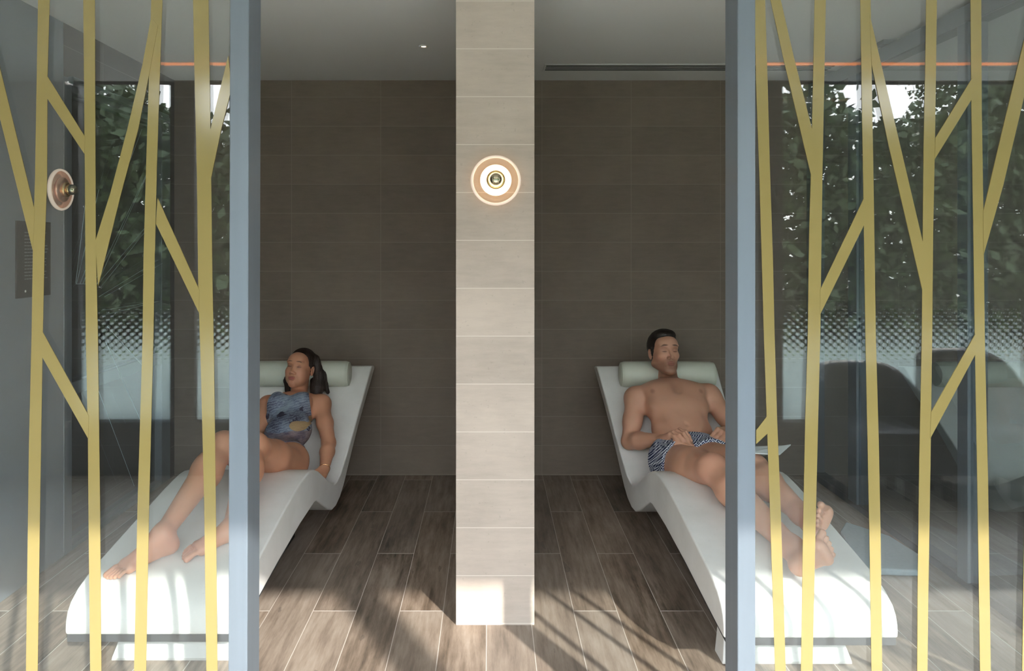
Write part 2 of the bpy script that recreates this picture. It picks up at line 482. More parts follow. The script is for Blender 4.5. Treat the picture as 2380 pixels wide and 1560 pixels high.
# ceiling details
o = bx('led_strip', (XL + .03, 3.0, -.525, -.505, CE - .010, CE), M['led'])
tag(o, 'copper glowing light line along the ceiling, mirrored in the glass', 'light strip')
v = empty('air_vent', (1.1, 4.0, CE))
tag(v, 'long slotted air vent in the right-hand ceiling near the back wall', 'vent')
vf = adopt(v, bx('vent_frame', (.30, XR - .02, 3.93, 4.085, CE - .006, CE - .001), M['ceiling']))
for y in (3.95, 3.993, 4.036):
    sub(vf, bx('slot', (.31, XR - .03, y, y + .020, CE - .0075, CE - .0062), M['slot']))
s = empty('ceiling_spotlight', (-.327, 3.585, CE))
tag(s, 'tiny round recessed spotlight in the left-hand ceiling', 'spotlight')
T = Matrix.Translation((-.327, 3.585, CE)) @ Matrix.Rotation(math.pi, 4, 'X')
adopt(s, obj('bezel', lathe(bmesh.new(), [(.012, .0005), (.024, .0005), (.024, .004), (.015, .005), (.012, .003)], T, 32), M['white'], smooth=True))
adopt(s, obj('lens', lathe(bmesh.new(), [(0, .002), (.011, .002), (.011, .0006), (0, .0006)], T, 24), M['spot']))

# ------------------------------------------------------------------ glass screens with yellow bands
def y_screen(tr, left, right, y0=YG - .0012, y1=YG - .0002):
    """band from two edge polylines given where they are seen; real strip on the pane"""
    pts = list(left) + list(right)[::-1]
    k = YG / F
    poly = [((x - VX) * k, H - (y - VY) * k) for x, y in pts]
    return prism_xz(bmesh.new(), poly, y0, y1)

def ext(e, top=-290, bot=1870):
    (x0, y0), (x1, y1) = e[0], e[1]
    e = list(e)
    e.insert(0, (x0 + (x0 - x1) / max(1, (y1 - y0)) * (y0 - top) * .6, top))
    (x0, y0), (x1, y1) = e[-2], e[-1]
    e.append((x1 + (x1 - x0) / max(1, (y1 - y0)) * (bot - y1) * .6, bot))
    return e

LT = [  # trunks: left edge, right edge
 ([(89, 0), (86, 180), (82, 415), (77, 585), (74, 780), (68, 1030), (61, 1560)], [(116, 0), (111, 180), (110, 415), (104, 585), (100, 780), (96, 1030), (88, 1560)]),
 ([(194, 0), (197, 318), (198, 420), (200, 780), (205, 1020), (206, 1170), (210, 1560)], [(221, 0), (222, 318), (223, 560), (228, 780), (231, 1020), (233, 1170), (236, 1560)]),
 ([(352, 0), (346, 200), (340, 390), (334, 600), (332, 780), (320, 1180), (312, 1560)], [(378, 0), (371, 200), (365, 390), (360, 600), (357, 780), (347, 1180), (340, 1560)]),
 ([(449, 0), (453, 200), (458, 400), (461, 650), (467, 850), (475, 1170), (480, 1560)], [(485, 0), (488, 200), (491, 400), (494, 650), (498, 850), (502, 1170), (506, 1560)]),
] + [([(x, 0), (x - 20 * q, 1560)], [(x + 27, 0), (x + 27 - 20 * q, 1560)]) for x, q in ((-40, 1), (-165, -1), (-290, 1))]
LB = [
 ([(-60, 30), (0, 272), (77, 582)], [(-60, -90), (0, 155), (81, 487)]),
 ([(110, 228), (197, 358)], [(110, 176), (198, 318)]),
 ([(98, 828), (206, 1020)], [(98, 768), (207, 966)]),
 ([(222, 562), (257, 450), (297, 300), (332, 150), (352, 40)], [(229, 665), (282, 450), (322, 300), (346, 180), (368, 60)]),
 ([(363, 520), (463, 727)], [(367, 460), (464, 674)]),
 ([(488, 308), (508, 225), (531, 130)], [(491, 415), (515, 300), (539, 205)]),
]
RTk = [
 ([(1753, 0), (1757, 200), (1764, 390), (1770, 600), (1775, 780), (1782, 980), (1789, 1180), (1801, 1560)], [(1778, 0), (1784, 200), (1789, 390), (1796, 600), (1800, 780), (1806, 980), (1814, 1180), (1826, 1560)]),
 ([(1893, 0), (1889, 200), (1884, 410), (1880, 550), (1877, 780), (1871, 980), (1866, 1230), (1861, 1560)], [(1919, 0), (1915, 200), (1911, 410), (1909, 550), (1906, 780), (1901, 980), (1895, 1230), (1888, 1560)]),
 ([(1999, 0), (2002, 200), (2007, 500), (2011, 780), (2016, 1030), (2020, 1230), (2025, 1560)], [(2023, 0), (2026, 200), (2031, 500), (2035, 780), (2042, 1030), (2046, 1230), (2050, 1560)]),
 ([(2152, 0), (2150, 150), (2146, 350), (2144, 550), (2142, 780), (2136, 1080), (2132, 1380), (2131, 1560)], [(2177, 0), (2175, 150), (2172, 350), (2168, 550), (2166, 780), (2162, 1080), (2157, 1380), (2155, 1560)]),
 ([(2255, 0), (2257, 250), (2261, 500), (2265, 780), (2271, 1130), (2277, 1560)], [(2280, 0), (2281, 250), (2285, 500), (2288, 780), (2296, 1130), (2302, 1560)]),
 ([(2394, 0), (2392, 400), (2386, 900), (2380, 1230), (2375, 1560)], [(2420, 0), (2418, 400), (2412, 900), (2406, 1230), (2401, 1560)]),
] + [([(x + .012 * (0), 0), (x - sgn * 9, 780), (x - sgn * 16, 1560)], [(x + 26, 0), (x + 26 - sgn * 9, 780), (x + 26 - sgn * 16, 1560)]) for x, sgn in ((2520, 1), (2640, -1), (2762, 1), (2890, -1), (3010, 1))]
RB = [
 ([(1757, 1032), (1785, 1006)], [(1757, 1000), (1785, 964)]),
 ([(1750, -150), (1790, 0), (1820, 135), (1885, 410)], [(1774, -150), (1814, 0), (1845, 135), (1888, 305)]),
 ([(1905, 732), (2008, 522)], [(1906, 673), (2008, 459)]),
 ([(2025, 150), (2065, 340), (2143, 675)], [(2021, 36), (2060, 205), (2146, 572)]),
 ([(2171, 371), (2258, 230)], [(2173, 321), (2259, 181)]),
 ([(2161, 1019), (2266, 823)], [(2163, 958), (2266, 776)]),
 ([(2284, 492), (2330, 297), (2380, 90), (2395, 20)], [(2285, 592), (2330, 432), (2380, 220), (2400, 130)]),
]
def screen(name, x0, x1, post, trunks, branches, label):
    r = empty(name, ((x0 + x1) / 2, YG, 0)); tag(r, label, 'glass screen')
    adopt(r, bx('glass_pane', (x0, x1, YG, YG + .010, .03, 2.33), M['glass']))
    px0, px1, lean = post
    bm = box(bmesh.new(), px0, px1, YG - .003, YG + .087, .0, CE)
    for v in bm.verts:
        v.co.x += lean * (v.co.z - 1.2)
    adopt(r, obj('edge_post', bm, M['post'], bevel=.0025))
    adopt(r, bx('head_channel', (x0, x1, YG - .02, YG + .03, 2.33, CE), M['postdark']))
    adopt(r, bx('floor_channel', (x0, x1, YG - .02, YG + .03, 0, .03), M['postdark']))
    for l, rr in trunks:
        adopt(r, obj('yellow_band', y_screen(None, ext(l), ext(rr)), M['vinyl']))
    for i, (l, rr) in enumerate(branches):
        adopt(r, obj('yellow_band', y_screen(None, l, rr, YG - .0016 - .0001 * i, YG - .0003), M['vinyl']))
    return r
screen('glass_screen', -2.45, -.612, (-.612, -.567, .0025), LT, LB,
       'left glass screen with yellow branching bands and a grey post, in front of the woman')
screen('glass_screen', .622, 3.2, (.582, .6245, 0), RTk, RB,
       'right glass screen with yellow branching bands and a grey post, in front of the man')

# ------------------------------------------------------------------ loungers
TOP = [(2.262, .165), (2.264, .190), (2.273, .216), (2.292, .240), (2.332, .264), (2.38, .280), (2.433, .293), (2.56, .314), (2.70, .337),
       (2.84, .359), (2.96, .378), (3.04, .388), (3.10, .393), (3.15, .391), (3.20, .380), (3.26, .354), (3.33, .312), (3.40, .268), (3.46, .234),
       (3.51, .214), (3.55, .212), (3.60, .236), (3.68, .305), (3.78, .400), (3.90, .520), (4.00, .618), (4.055, .672), (4.08, .695)]
BOT = [(4.125, .690), (4.128, .675), (4.05, .60), (3.95, .505), (3.85, .405), (3.76, .305), (3.70, .235), (3.64, .165), (3.59, .122), (3.53, .098), (3.47, .100),
       (3.40, .130), (3.32, .178), (3.235, .228), (3.20, .232), (3.0, .214), (2.7, .187), (2.5, .168), (2.30, .150), (2.264, .147)]
def surf_z(y):
    for a, b in zip(TOP, TOP[1:]):
        if a[0] <= y <= b[0]: return a[1] + (b[1] - a[1]) * (y - a[0]) / (b[0] - a[0])
    return .3
def xin(y):
    t = [(2.2, .733), (2.9, .733), (3.15, .722), (3.54, .692), (4.2, .585)]
    for a, b in zip(t, t[1:]):
        if a[0] <= y <= b[0]: return a[1] + (b[1] - a[1]) * (y - a[0]) / (b[0] - a[0])
    return .733
def lounger(side, dx, dy, label):
    """side +1: right lounger; -1: its mirror image on the left"""
    X = lambda x: side * (x + dx)
    r = empty('heated_lounger', (X(1.0), 3.0 + dy, 0)); tag(r, label, 'lounger')
    bm = bmesh.new(); prof = TOP + BOT
    a = [bm.verts.new((X(xin(y)), y + dy, z)) for y, z in prof]
    b = [bm.verts.new((X(1.28), y + dy, z)) for y, z in prof]
    n = len(prof)
    top = []
    for i in range(n):
        f = bm.faces.new((a[i], a[(i + 1) % n], b[(i + 1) % n], b[i])); f.smooth = True
    bm.faces.new(a); bm.faces.new(b[::-1])
    bmesh.ops.recalc_face_normals(bm, faces=bm.faces)
    me = bpy.data.meshes.new('shell'); bm.to_mesh(me); bm.free()
    o = link('shell', me, M['lounger']); adopt(r, o)
    bv = o.modifiers.new('bevel', 'BEVEL'); bv.width = .009; bv.segments = 3; bv.limit_method = 'ANGLE'; bv.angle_limit = math.radians(45)
    o.modifiers.new('wn', 'WEIGHTED_NORMAL')
    def loft(name, pr, xa, xb, mat, bev=0):
        bm = bmesh.new()
        pa = [bm.verts.new((X(xa(z)), y + dy, z)) for y, z in pr]; pb = [bm.verts.new((X(xb(z)), y + dy, z)) for y, z in pr]
        bm.faces.new(pa); bm.faces.new(pb[::-1]); n = len(pr)
        for i in range(n): bm.faces.new((pa[i], pb[i], pb[(i + 1) % n], pa[(i + 1) % n]))
        adopt(r, obj(name, bm, mat, bevel=bev))
    loft('shade_slab', [(2.268, .148), (2.268, .124), (3.16, .206), (3.20, .232)], lambda z: .745, lambda z: 1.275, M['shade_dark'])  # dark slab gives the underside edge its shade as colour
    loft('plinth', [(2.43, .139), (3.16, .206), (3.38, .125), (3.40, 0), (2.43, 0)], lambda z: .86, lambda z: 1.18, M['dark'])  # pedestal sides in shadow, drawn near-black by colour
    loft('plinth_front', [(2.378, 0), (2.374, .012), (2.380, .05), (2.390, .095), (2.42, .128), (2.46, .13), (2.46, 0)], lambda z: .765 + z * .1, lambda z: 1.195 - z * .35, M['lounger'], .004)
    return r
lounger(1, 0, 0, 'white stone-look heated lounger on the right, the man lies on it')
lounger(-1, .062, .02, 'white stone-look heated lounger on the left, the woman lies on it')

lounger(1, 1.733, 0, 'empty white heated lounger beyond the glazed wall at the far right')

def pillow(cx, label, dy=0, dz=0):
    r = empty('neck_pillow', (cx, 3.985 + dy, .665 + dz))
    tag(r, label, 'pillow')
    T = Matrix.Translation((cx, 3.985 + dy, .668 + dz)) @ Matrix.Rotation(math.pi / 2, 4, 'Y')
    L, R = .262, .070
    prof = [(0, -L), (R * .55, -L), (R * .80, -L + .003), (R * .93, -L + .010), (R, -L + .026), (R * 1.01, -L * .5), (R * 1.015, 0),
            (R * 1.01, L * .5), (R, L - .026), (R * .93, L - .010), (R * .80, L - .003), (R * .55, L), (0, L)]
    bm = lathe(bmesh.new(), prof, T, 48)
    cu = adopt(r, obj('cushion', bm, M['pillow'], smooth=True))
    for s in (-1, 1):
        pts = [T @ Vector((R * .90 * math.cos(t), R * .90 * math.sin(t), s * (L - .008))) for t in np.linspace(0, 2 * math.pi, 41)]
        sub(cu, obj('piping', tube(bmesh.new(), pts, .0025, 6), M['pillow'], smooth=True))
pillow(.978, 'sage green roll pillow behind the man\'s head')
pillow(-1.033, 'sage green roll pillow behind the woman\'s head', dy=.02)

pillow(.978 + 1.733, 'sage green roll pillow on the empty lounger beyond the glazed wall')

# ------------------------------------------------------------------ wall lamps
def wall_lamp(T, label, rearglass, glow='lamp_glow'):
    r = empty('wall_lamp', T.translation); tag(r, label, 'wall lamp', None)
    P = lambda name, prof, mat, n=64: adopt(r, obj(name, lathe(bmesh.new(), prof, T, n), mat, smooth=True))
    P('back_plate', [(0, .0005), (.034, .0005), (.034, .014), (0, .016)], M['white'])
    P('glass_disc', [(0, .034), (.083, .034), (.083, .040), (0, .040)], rearglass)
    P('rim', [(.0815, .028), (.088, .030), (.0905, .037), (.088, .044), (.0815, .046), (.0795, .037), (.0815, .028)], M['rim'])
    P('glow_ring', [(.022, .041), (.054, .0415), (.0555, .046), (.052, .050), (.030, .056), (.022, .056), (.022, .041)], M[glow])
    P('socket_ring', [(.0215, .048), (.033, .057), (.0335, .064), (.027, .069), (.0215, .066), (.0215, .048)], M['brass'])
    bulb = P('bulb', [(0, .041), (.015, .041), (.020, .055), (.0225, .072), (.0215, .082), (.0, .082)], M['lamp_bulb'] if glow == 'lamp_glow' else M['brass'])
    sub(bulb, P('mirror_crown', [(.0228, .080), (.0222, .090), (.0185, .099), (.0115, .105), (.0, .107)], M['chrome'])).matrix_parent_inverse = Matrix()
    return r
wall_lamp(Matrix.Translation((.022, 2.6256, 1.612)) @ Matrix.Rotation(math.pi / 2, 4, 'X'),
          'round glowing wall lamp on the tiled divider between the loungers', M['lampglass'])
wall_lamp(Matrix.Translation((XL, 3.125, 1.62)) @ Matrix.Rotation(math.pi / 2, 4, 'Y'),
          'copper coloured round wall lamp on the dark left wall', M['copper'], 'copper')

# plaque on the left wall
p = empty('wall_plaque', (XL, 2.99, 1.17)); tag(p, 'dark plaque with rows of small text on the left wall below the lamp', 'plaque')
pn = adopt(p, bx('panel', (XL, XL + .008, 2.879, 3.10, 1.167, 1.478), M['sign'], bevel=.001))
bm = bmesh.new()
for k in range(15):
    z = 1.43 - k * .0135; y = 2.925
    while y < 3.06 - (.03 if k % 4 == 3 else 0):
        w = random.uniform(.008, .022); box(bm, XL + .0081, XL + .0088, y, y + w, z, z + .0032); y += w + .004
sub(pn, obj('small_text', bm, M['signtext']))
sub(pn, obj('emblem', lathe(bmesh.new(), [(0, .0088), (.005, .0088), (.005, .0081), (0, .0081)], Matrix.Translation((XL, 2.93, 1.193)) @ Matrix.Rotation(math.pi / 2, 4, 'Y'), 16), M['white']))

# light patch drawn as a pale towel on the floor at the right
bm = bmesh.new()
P4 = [(1.545, 3.02), (1.80, 3.00), (1.88, 3.14), (1.86, 3.36), (1.74, 3.53), (1.66, 3.42)]
a = [bm.verts.new((x, y, .002)) for x, y in P4]; b = [bm.verts.new((x, y, .030)) for x, y in P4]
bm.faces.new(a[::-1]); bm.faces.new(b)
for i in range(6): bm.faces.new((a[i], a[(i + 1) % 6], b[(i + 1) % 6], b[i]))
o = obj('light_patch_slab', bm, M['mat'], bevel=.008, seg=3); tag(o, 'pale blue-grey light-patch towel on the floor beside the right-hand glass wall', 'slab')

# ------------------------------------------------------------------ signed distance bodies
class Field:
    def __init__(s, xs, ys, zs):
        s.ax = [np.asarray(a, np.float32) for a in (xs, ys, zs)]
        s.F = np.full([len(a) for a in s.ax], .12, np.float32)
    def _sub(s, lo, hi):
        sl, g = [], []
        for a, l, h, k in zip(s.ax, lo, hi, range(3)):
            i0, i1 = np.searchsorted(a, l), np.searchsorted(a, h)
            if i1 <= i0: return None, None
            sl.append(slice(i0, i1)); sh = [1, 1, 1]; sh[k] = -1
            g.append(a[i0:i1].reshape(sh))
        return tuple(sl), g
    def comb(s, sl, d, k, op):
        A = s.F[sl]
        if op == 'add':
            h = np.maximum(k - np.abs(A - d), 0) / k; s.F[sl] = np.minimum(A, d) - h * h * k * .25
        else:
            d = -d; h = np.maximum(k - np.abs(A - d), 0) / k; s.F[sl] = np.maximum(A, d) + h * h * k * .25
    def cone(s, a, b, ra, rb, k=.02, op='add', flat=None):
        a, b = np.array(a, float), np.array(b, float); R = max(ra, rb) + k + .014
        sl, g = s._sub(np.minimum(a, b) - R, np.maximum(a, b) + R)
        if sl is None: return
        ab = b - a; L2 = max(float(ab @ ab), 1e-9)
        t = ((g[0] - a[0]) * ab[0] + (g[1] - a[1]) * ab[1] + (g[2] - a[2]) * ab[2]) / L2
        t = np.clip(t, 0, 1)
        d = np.sqrt((g[0] - a[0] - t * ab[0]) ** 2 + (g[1] - a[1] - t * ab[1]) ** 2 + (g[2] - a[2] - t * ab[2]) ** 2) - (ra + (rb - ra) * t)
        s.comb(sl, d.astype(np.float32), k, op)
    def ell(s, c, r, R=None, k=.02, op='add'):
        c = np.array(c, float); r = np.array(r, float)
        R = np.eye(3) if R is None else np.array(R, float)      # columns: local axes in the world
        e = np.sqrt((R ** 2) @ (r ** 2)) + k + .014
        sl, g = s._sub(c - e, c + e)
        if sl is None: return
        p = [g[0] - c[0], g[1] - c[1], g[2] - c[2]]
        q = [p[0] * R[0, i] + p[1] * R[1, i] + p[2] * R[2, i] for i in range(3)]
        k0 = np.sqrt(sum((q[i] / r[i]) ** 2 for i in range(3)))
        k1 = np.sqrt(sum((q[i] / r[i] ** 2) ** 2 for i in range(3))) + 1e-6
        s.comb(sl, (k0 * (k0 - 1) / k1).astype(np.float32), k, op)
    def grid(s):
        return [s.ax[0].reshape(-1, 1, 1), s.ax[1].reshape(1, -1, 1), s.ax[2].reshape(1, 1, -1)]

def surface(ax, Fv):
    ins = Fv < 0
    nx, ny, nz = Fv.shape
    cnt = np.zeros((nx - 1, ny - 1, nz - 1), np.uint8)
    for dx in (0, 1):
        for dy in (0, 1):
            for dz in (0, 1):
                cnt += ins[dx:nx - 1 + dx, dy:ny - 1 + dy, dz:nz - 1 + dz]
    act = (cnt > 0) & (cnt < 8)
    I, J, K = np.nonzero(act)
    idx = np.full(act.shape, -1, np.int32); idx[I, J, K] = np.arange(len(I))
    acc = np.zeros((len(I), 3)); num = np.zeros(len(I))
    cor = [(a, b, c) for a in (0, 1) for b in (0, 1) for c in (0, 1)]
    for a in cor:
        for k in range(3):
            if a[k]: continue
            b = list(a); b[k] = 1
            fa = Fv[I + a[0], J + a[1], K + a[2]]; fb = Fv[I + b[0], J + b[1], K + b[2]]
            m = (fa < 0) != (fb < 0)
            t = np.where(m, fa / np.where(m, fa - fb, 1), 0)
            pa = np.stack([ax[0][I + a[0]], ax[1][J + a[1]], ax[2][K + a[2]]], 1)
            pb = np.stack([ax[0][I + b[0]], ax[1][J + b[1]], ax[2][K + b[2]]], 1)
            acc += (pa + (pb - pa) * t[:, None]) * m[:, None]; num += m
    V = acc / num[:, None]
    Q = []
    a = ins[:-1, 1:-1, 1:-1]; b = ins[1:, 1:-1, 1:-1]
    i, j, k = np.nonzero(a != b); fl = a[i, j, k]; j1, k1 = j + 1, k + 1
    q = np.stack([idx[i, j1 - 1, k1 - 1], idx[i, j1, k1 - 1], idx[i, j1, k1], idx[i, j1 - 1, k1]], 1)
    Q.append(np.where(fl[:, None], q, q[:, ::-1]))
    a = ins[1:-1, :-1, 1:-1]; b = ins[1:-1, 1:, 1:-1]
    i, j, k = np.nonzero(a != b); fl = a[i, j, k]; i1, k1 = i + 1, k + 1
    q = np.stack([idx[i1 - 1, j, k1 - 1], idx[i1 - 1, j, k1], idx[i1, j, k1], idx[i1, j, k1 - 1]], 1)
    Q.append(np.where(fl[:, None], q, q[:, ::-1]))
    a = ins[1:-1, 1:-1, :-1]; b = ins[1:-1, 1:-1, 1:]
    i, j, k = np.nonzero(a != b); fl = a[i, j, k]; i1, j1 = i + 1, j + 1
    q = np.stack([idx[i1 - 1, j1 - 1, k], idx[i1, j1 - 1, k], idx[i1, j1, k], idx[i1 - 1, j1, k]], 1)
    Q.append(np.where(fl[:, None], q, q[:, ::-1]))
    return V, np.concatenate(Q)

def sdf_object(name, V, Q, mat, parent=None, tint=None, relax=1):
    for _ in range(relax):       # one light relaxation along the quad edges
        S = np.zeros_like(V); n = np.zeros(len(V))
        for a, b in ((0, 1), (1, 2), (2, 3), (3, 0)):
            np.add.at(S, Q[:, a], V[Q[:, b]]); np.add.at(n, Q[:, a], 1)
            np.add.at(S, Q[:, b], V[Q[:, a]]); np.add.at(n, Q[:, b], 1)
        V = V * .5 + .5 * S / np.maximum(n, 1)[:, None]
    me = bpy.data.meshes.new(name)
    me.vertices.add(len(V)); me.vertices.foreach_set('co', V.astype(np.float32).ravel())
    me.loops.add(len(Q) * 4); me.loops.foreach_set('vertex_index', Q.astype(np.int32).ravel())
    me.polygons.add(len(Q)); me.polygons.foreach_set('loop_start', np.arange(0, len(Q) * 4, 4, dtype=np.int32))
    me.polygons.foreach_set('use_smooth', np.ones(len(Q), bool))
    me.update(calc_edges=True); me.validate()
    if tint is not None:
        at = me.attributes.new('tint', 'FLOAT_COLOR', 'POINT')
        c = np.ones((len(V), 4), np.float32); c[:, :3] = tint(V); at.data.foreach_set('color', c.ravel())
    o = link(name, me, mat)
    if parent is not None: adopt(parent, o)
    return o

def axis(lo, hi, dense=None, fine=.002, coarse=.0045):
    a = []; x = lo
    while x < hi:
        a.append(x)
        x += fine if any(a_ <= x < b_ for a_, b_ in (dense or ())) else coarse
    return np.array(a)

def frame(f, up=(0, 0, 1), roll=0):
    f = np.array(f, float); f /= np.linalg.norm(f)
    x = np.cross(f, up); x = -x / np.linalg.norm(x)         # to the viewer's right for someone who faces him
    if x[0] < 0: x = -x
    u = np.cross(x, f) ; u = u if u[2] > 0 else -u
    c, s = math.cos(roll), math.sin(roll)
    x, u = x * c + u * s, u * c - x * s
    return np.stack([x, f, u], 1)                            # columns: viewer right, forward, up

class Head:
    def __init__(s, c, R, sc): s.c, s.R, s.s = np.array(c, float), R, sc
    def P(s, x, y, z): return s.c + s.R @ (np.array([x, y, z]) * s.s)
    def local(s, V): return ((V - s.c) @ s.R) / s.s

def head(Fd, hd, male, closed):
    s = hd.s
    def E(c, r, k=.012, op='add', rot=None):
        R = hd.R if rot is None else hd.R @ rot
        Fd.ell(hd.P(*c), np.array(r) * s, R, k * s, op)
    def Cn(a, b, ra, rb, k=.012, op='add'): Fd.cone(hd.P(*a), hd.P(*b), ra * s, rb * s, k * s, op)
    def rz(a): c, q = math.cos(a), math.sin(a); return np.array([[c, 0, q], [0, 1, 0], [-q, 0, c]])
    E((0, -.022, .036), (.074, .093, .084), .02)
    E((0, .030, -.018), (.060, .060, .085), .03)
    E((0, .052, .048), (.055, .034, .040), .03)                # forehead
    jw = .053 if male else .043
    for q in (-1, 1):
        Cn((q * jw, -.004, -.058 if male else -.045), (q * (.016 if male else .009), .070, -.098 if male else -.090), .020 if male else .016, .017 if male else .013, .030)
        E((q * .038, .058, -.016), (.021, .021, .016), .022)   # cheekbone
        E((q * .030, .076, .034), (.024, .011, .007), .012, rot=rz(q * -.12))
        E((q * .031, .095, .012), (.018, .018, .0125), .010, 'sub')
        E((q * .030, .0700, .010), (.0145, .0145, .0125), .003)  # lid over the eye
        z = .0035 if closed else .009
        Cn((q * .019, .0885, z + .001), (q * .041, .0815, z), .0013, .0013, .003, 'sub')
        E((q * .076, -.012, -.006), (.007, .017, .030), .005, rot=rz(q * .12))
        E((q * .081, -.006, -.002), (.005, .009, .017), .004, 'sub')
        E((q * .0125, .092, -.030), (.0085, .011, .0078), .006)  # nostril wing
        E((q * .0068, .103, -.0355), (.0042, .0065, .0038), .002, 'sub')
    if male:
        Cn((0, .080, .028), (0, .108, -.020), .0066, .0088, .008); E((0, .109, -.026), (.0110, .0100, .0088), .005)
    else:
        Cn((0, .077, .026), (0, .099, -.020), .0058, .0076, .010); E((0, .101, -.025), (.0092, .0090, .0078), .006)
        for q in (-1, 1): E((q * .034, .044, -.048), (.021, .024, .030), .035)
    E((0, .079, -.056), (.029, .015, .019), .014)               # muzzle
    E((0, .0935, -.0530), (.021, .0095, .0050), .003)
    E((0, .0925, -.0645), (.018, .0100, .0062), .003)
    Cn((-.024, .092, -.0585), (0, .1015, -.0580), .0008, .0010, .003, 'sub')
    Cn((.024, .092, -.0585), (0, .1015, -.0580), .0008, .0010, .003, 'sub')
    E((0, .076, -.096 if male else -.090), (.023 if male else .017, .017, .016), .016)
    E((0, .100, -.077), (.016, .008, .005), .008, 'sub')

def tint_fn(hd, base, male, extra=None):
    def f(V):
        n = len(V); c = np.tile(np.array(base, np.float32), (n, 1))
        L = hd.local(V); x, y, z = L[:, 0], L[:, 1], L[:, 2]; ax = np.abs(x)
        near = (np.linalg.norm(L, axis=1) < .16)
        def put(w, col):
            w = np.clip(w, 0, 1)[:, None] * near[:, None]; c[:] = c * (1 - w) + np.array(col) * w
        put(np.exp(-(((ax - .04) / .02) ** 2 + ((z + .03) / .02) ** 2)) * .25 * (y > .03), (.60, .24, .17))
        if male:
            st = np.clip((-.022 - z + np.maximum(ax - .03, 0) * -.3) / .035, 0, 1) * np.clip((y + .03) / .03, 0, 1) * .66
            st = np.maximum(st, np.clip(1 - np.abs(z + .041) / .008, 0, 1) * (ax < .03) * (y > .08) * .6)
            put(st * (z > -.135), (.10, .055, .035))
        put(np.clip(1.3 - (x / .0240) ** 2 - ((z + .0590) / .0125) ** 2, 0, 1) * (y > .080) * .95, (.34, .10, .095) if not male else (.36, .15, .13))
        bz = .0385 - np.maximum(ax - .034, 0) * .35 + (0 if male else .002)
        put(np.clip(1.4 - ((ax - .031) / .019) ** 2 - ((z - bz) / (.0048 if male else .0034)) ** 2, 0, 1) * (y > .05) * .92, (.035, .02, .014))
        ez = .0040 if closed_of[male] else .0088
        put(np.clip(1.4 - ((ax - .030) / .0135) ** 2 - ((z - ez) / (.0024 if male else .0050)) ** 2, 0, 1) * (y > .06) * .95, (.02, .011, .009))
        put(np.exp(-(((ax - .030) / .018) ** 2 + ((z - .012) / .013) ** 2)) * .35 * (y > .05), (.25, .12, .09))  # darker eye sockets, their shade tinted into the skin
        if extra: extra(V, c)
        return c
    return f
closed_of = {True: True, False: False}

def hand(Fd, wrist, palm, curl, thumb, normal, sc=1.0, spread=.04):
    """wrist, knuckle centre, three curl angles, thumb chain; NORMAL points out of the back of the hand"""
    w, p = np.array(wrist, float), np.array(palm, float)
    ax = (p - w); L = np.linalg.norm(ax); ax /= L
    nrm = np.array(normal, float); nrm -= ax * (nrm @ ax); nrm /= np.linalg.norm(nrm)
    sd = np.cross(ax, nrm)
    for i in range(4):
        o = (i - 1.5) * .0205 * sc
        q = p + sd * o - ax * abs(i - 1.3) * .004
        Fd.cone(w + sd * o * .5, q - nrm * .003, .0150 * sc, .0115 * sc, .010)
        Fd.ell(q + nrm * .002, (.0100 * sc,) * 3, None, .005)
        d0 = ax + sd * (i - 1.5) * spread; d0 /= np.linalg.norm(d0); a = 0; l = (.94, 1.04, .98, .78)[i]
        for c, ln, r0, r1 in zip(curl, (.040, .026, .020), (.0095, .0086, .0080), (.0088, .0080, .0070)):
            a += c; d = d0 * math.cos(a) - nrm * math.sin(a); e = q + d * ln * l * sc
            Fd.cone(q, e, r0 * sc, r1 * sc, .0035); q = e
    t0, t1 = np.array(thumb[0]), np.array(thumb[1])
    Fd.cone(w + ax * .015, t0, .015 * sc, .0120 * sc, .010); Fd.cone(t0, (t0 + t1) / 2, .0112 * sc, .0100 * sc, .004)
    Fd.cone((t0 + t1) / 2, t1, .0100 * sc, .0085 * sc, .003)

def foot(Fd, ankle, heel, ball, toes, big_side, up, r=.030, sc=1.0):
    """ankle, heel and ball centres, toes: tip centre; big_side: unit vector towards the big toe"""
    A, Hh, B, Tt = [np.array(v, float) for v in (ankle, heel, ball, toes)]
    s = np.array(big_side, float); u = np.array(up, float)
    Fd.cone(A, Hh, .034 * sc, .030 * sc, .02)
    Fd.cone(Hh, B - s * .026 * sc, .027 * sc, .015 * sc, .02)
    Fd.cone(Hh + u * .01, B + s * .022 * sc, .027 * sc, .020 * sc, .02)
    Fd.cone(A, B + u * .006, .034 * sc, .017 * sc, .03)
    Fd.cone(B - s * .030 * sc, B + s * .026 * sc, .0145 * sc, .0185 * sc, .012)
    d = Tt - B
    for i, (o, rr, l) in enumerate([(.033, .0130, 1.0), (.0105, .0085, 1.04), (-.007, .0082, .95), (-.0235, .0080, .82), (-.039, .0078, .65)]):
        b0 = B + s * o * sc * .95
        m = b0 + d * l * .55 + u * .006
        Fd.cone(b0, m, rr * sc * .9, rr * sc * .85, .003); Fd.cone(m, b0 + d * l, rr * sc * .85, rr * sc, .003)

def nrmz(v): v = np.array(v, float); return v / np.linalg.norm(v)

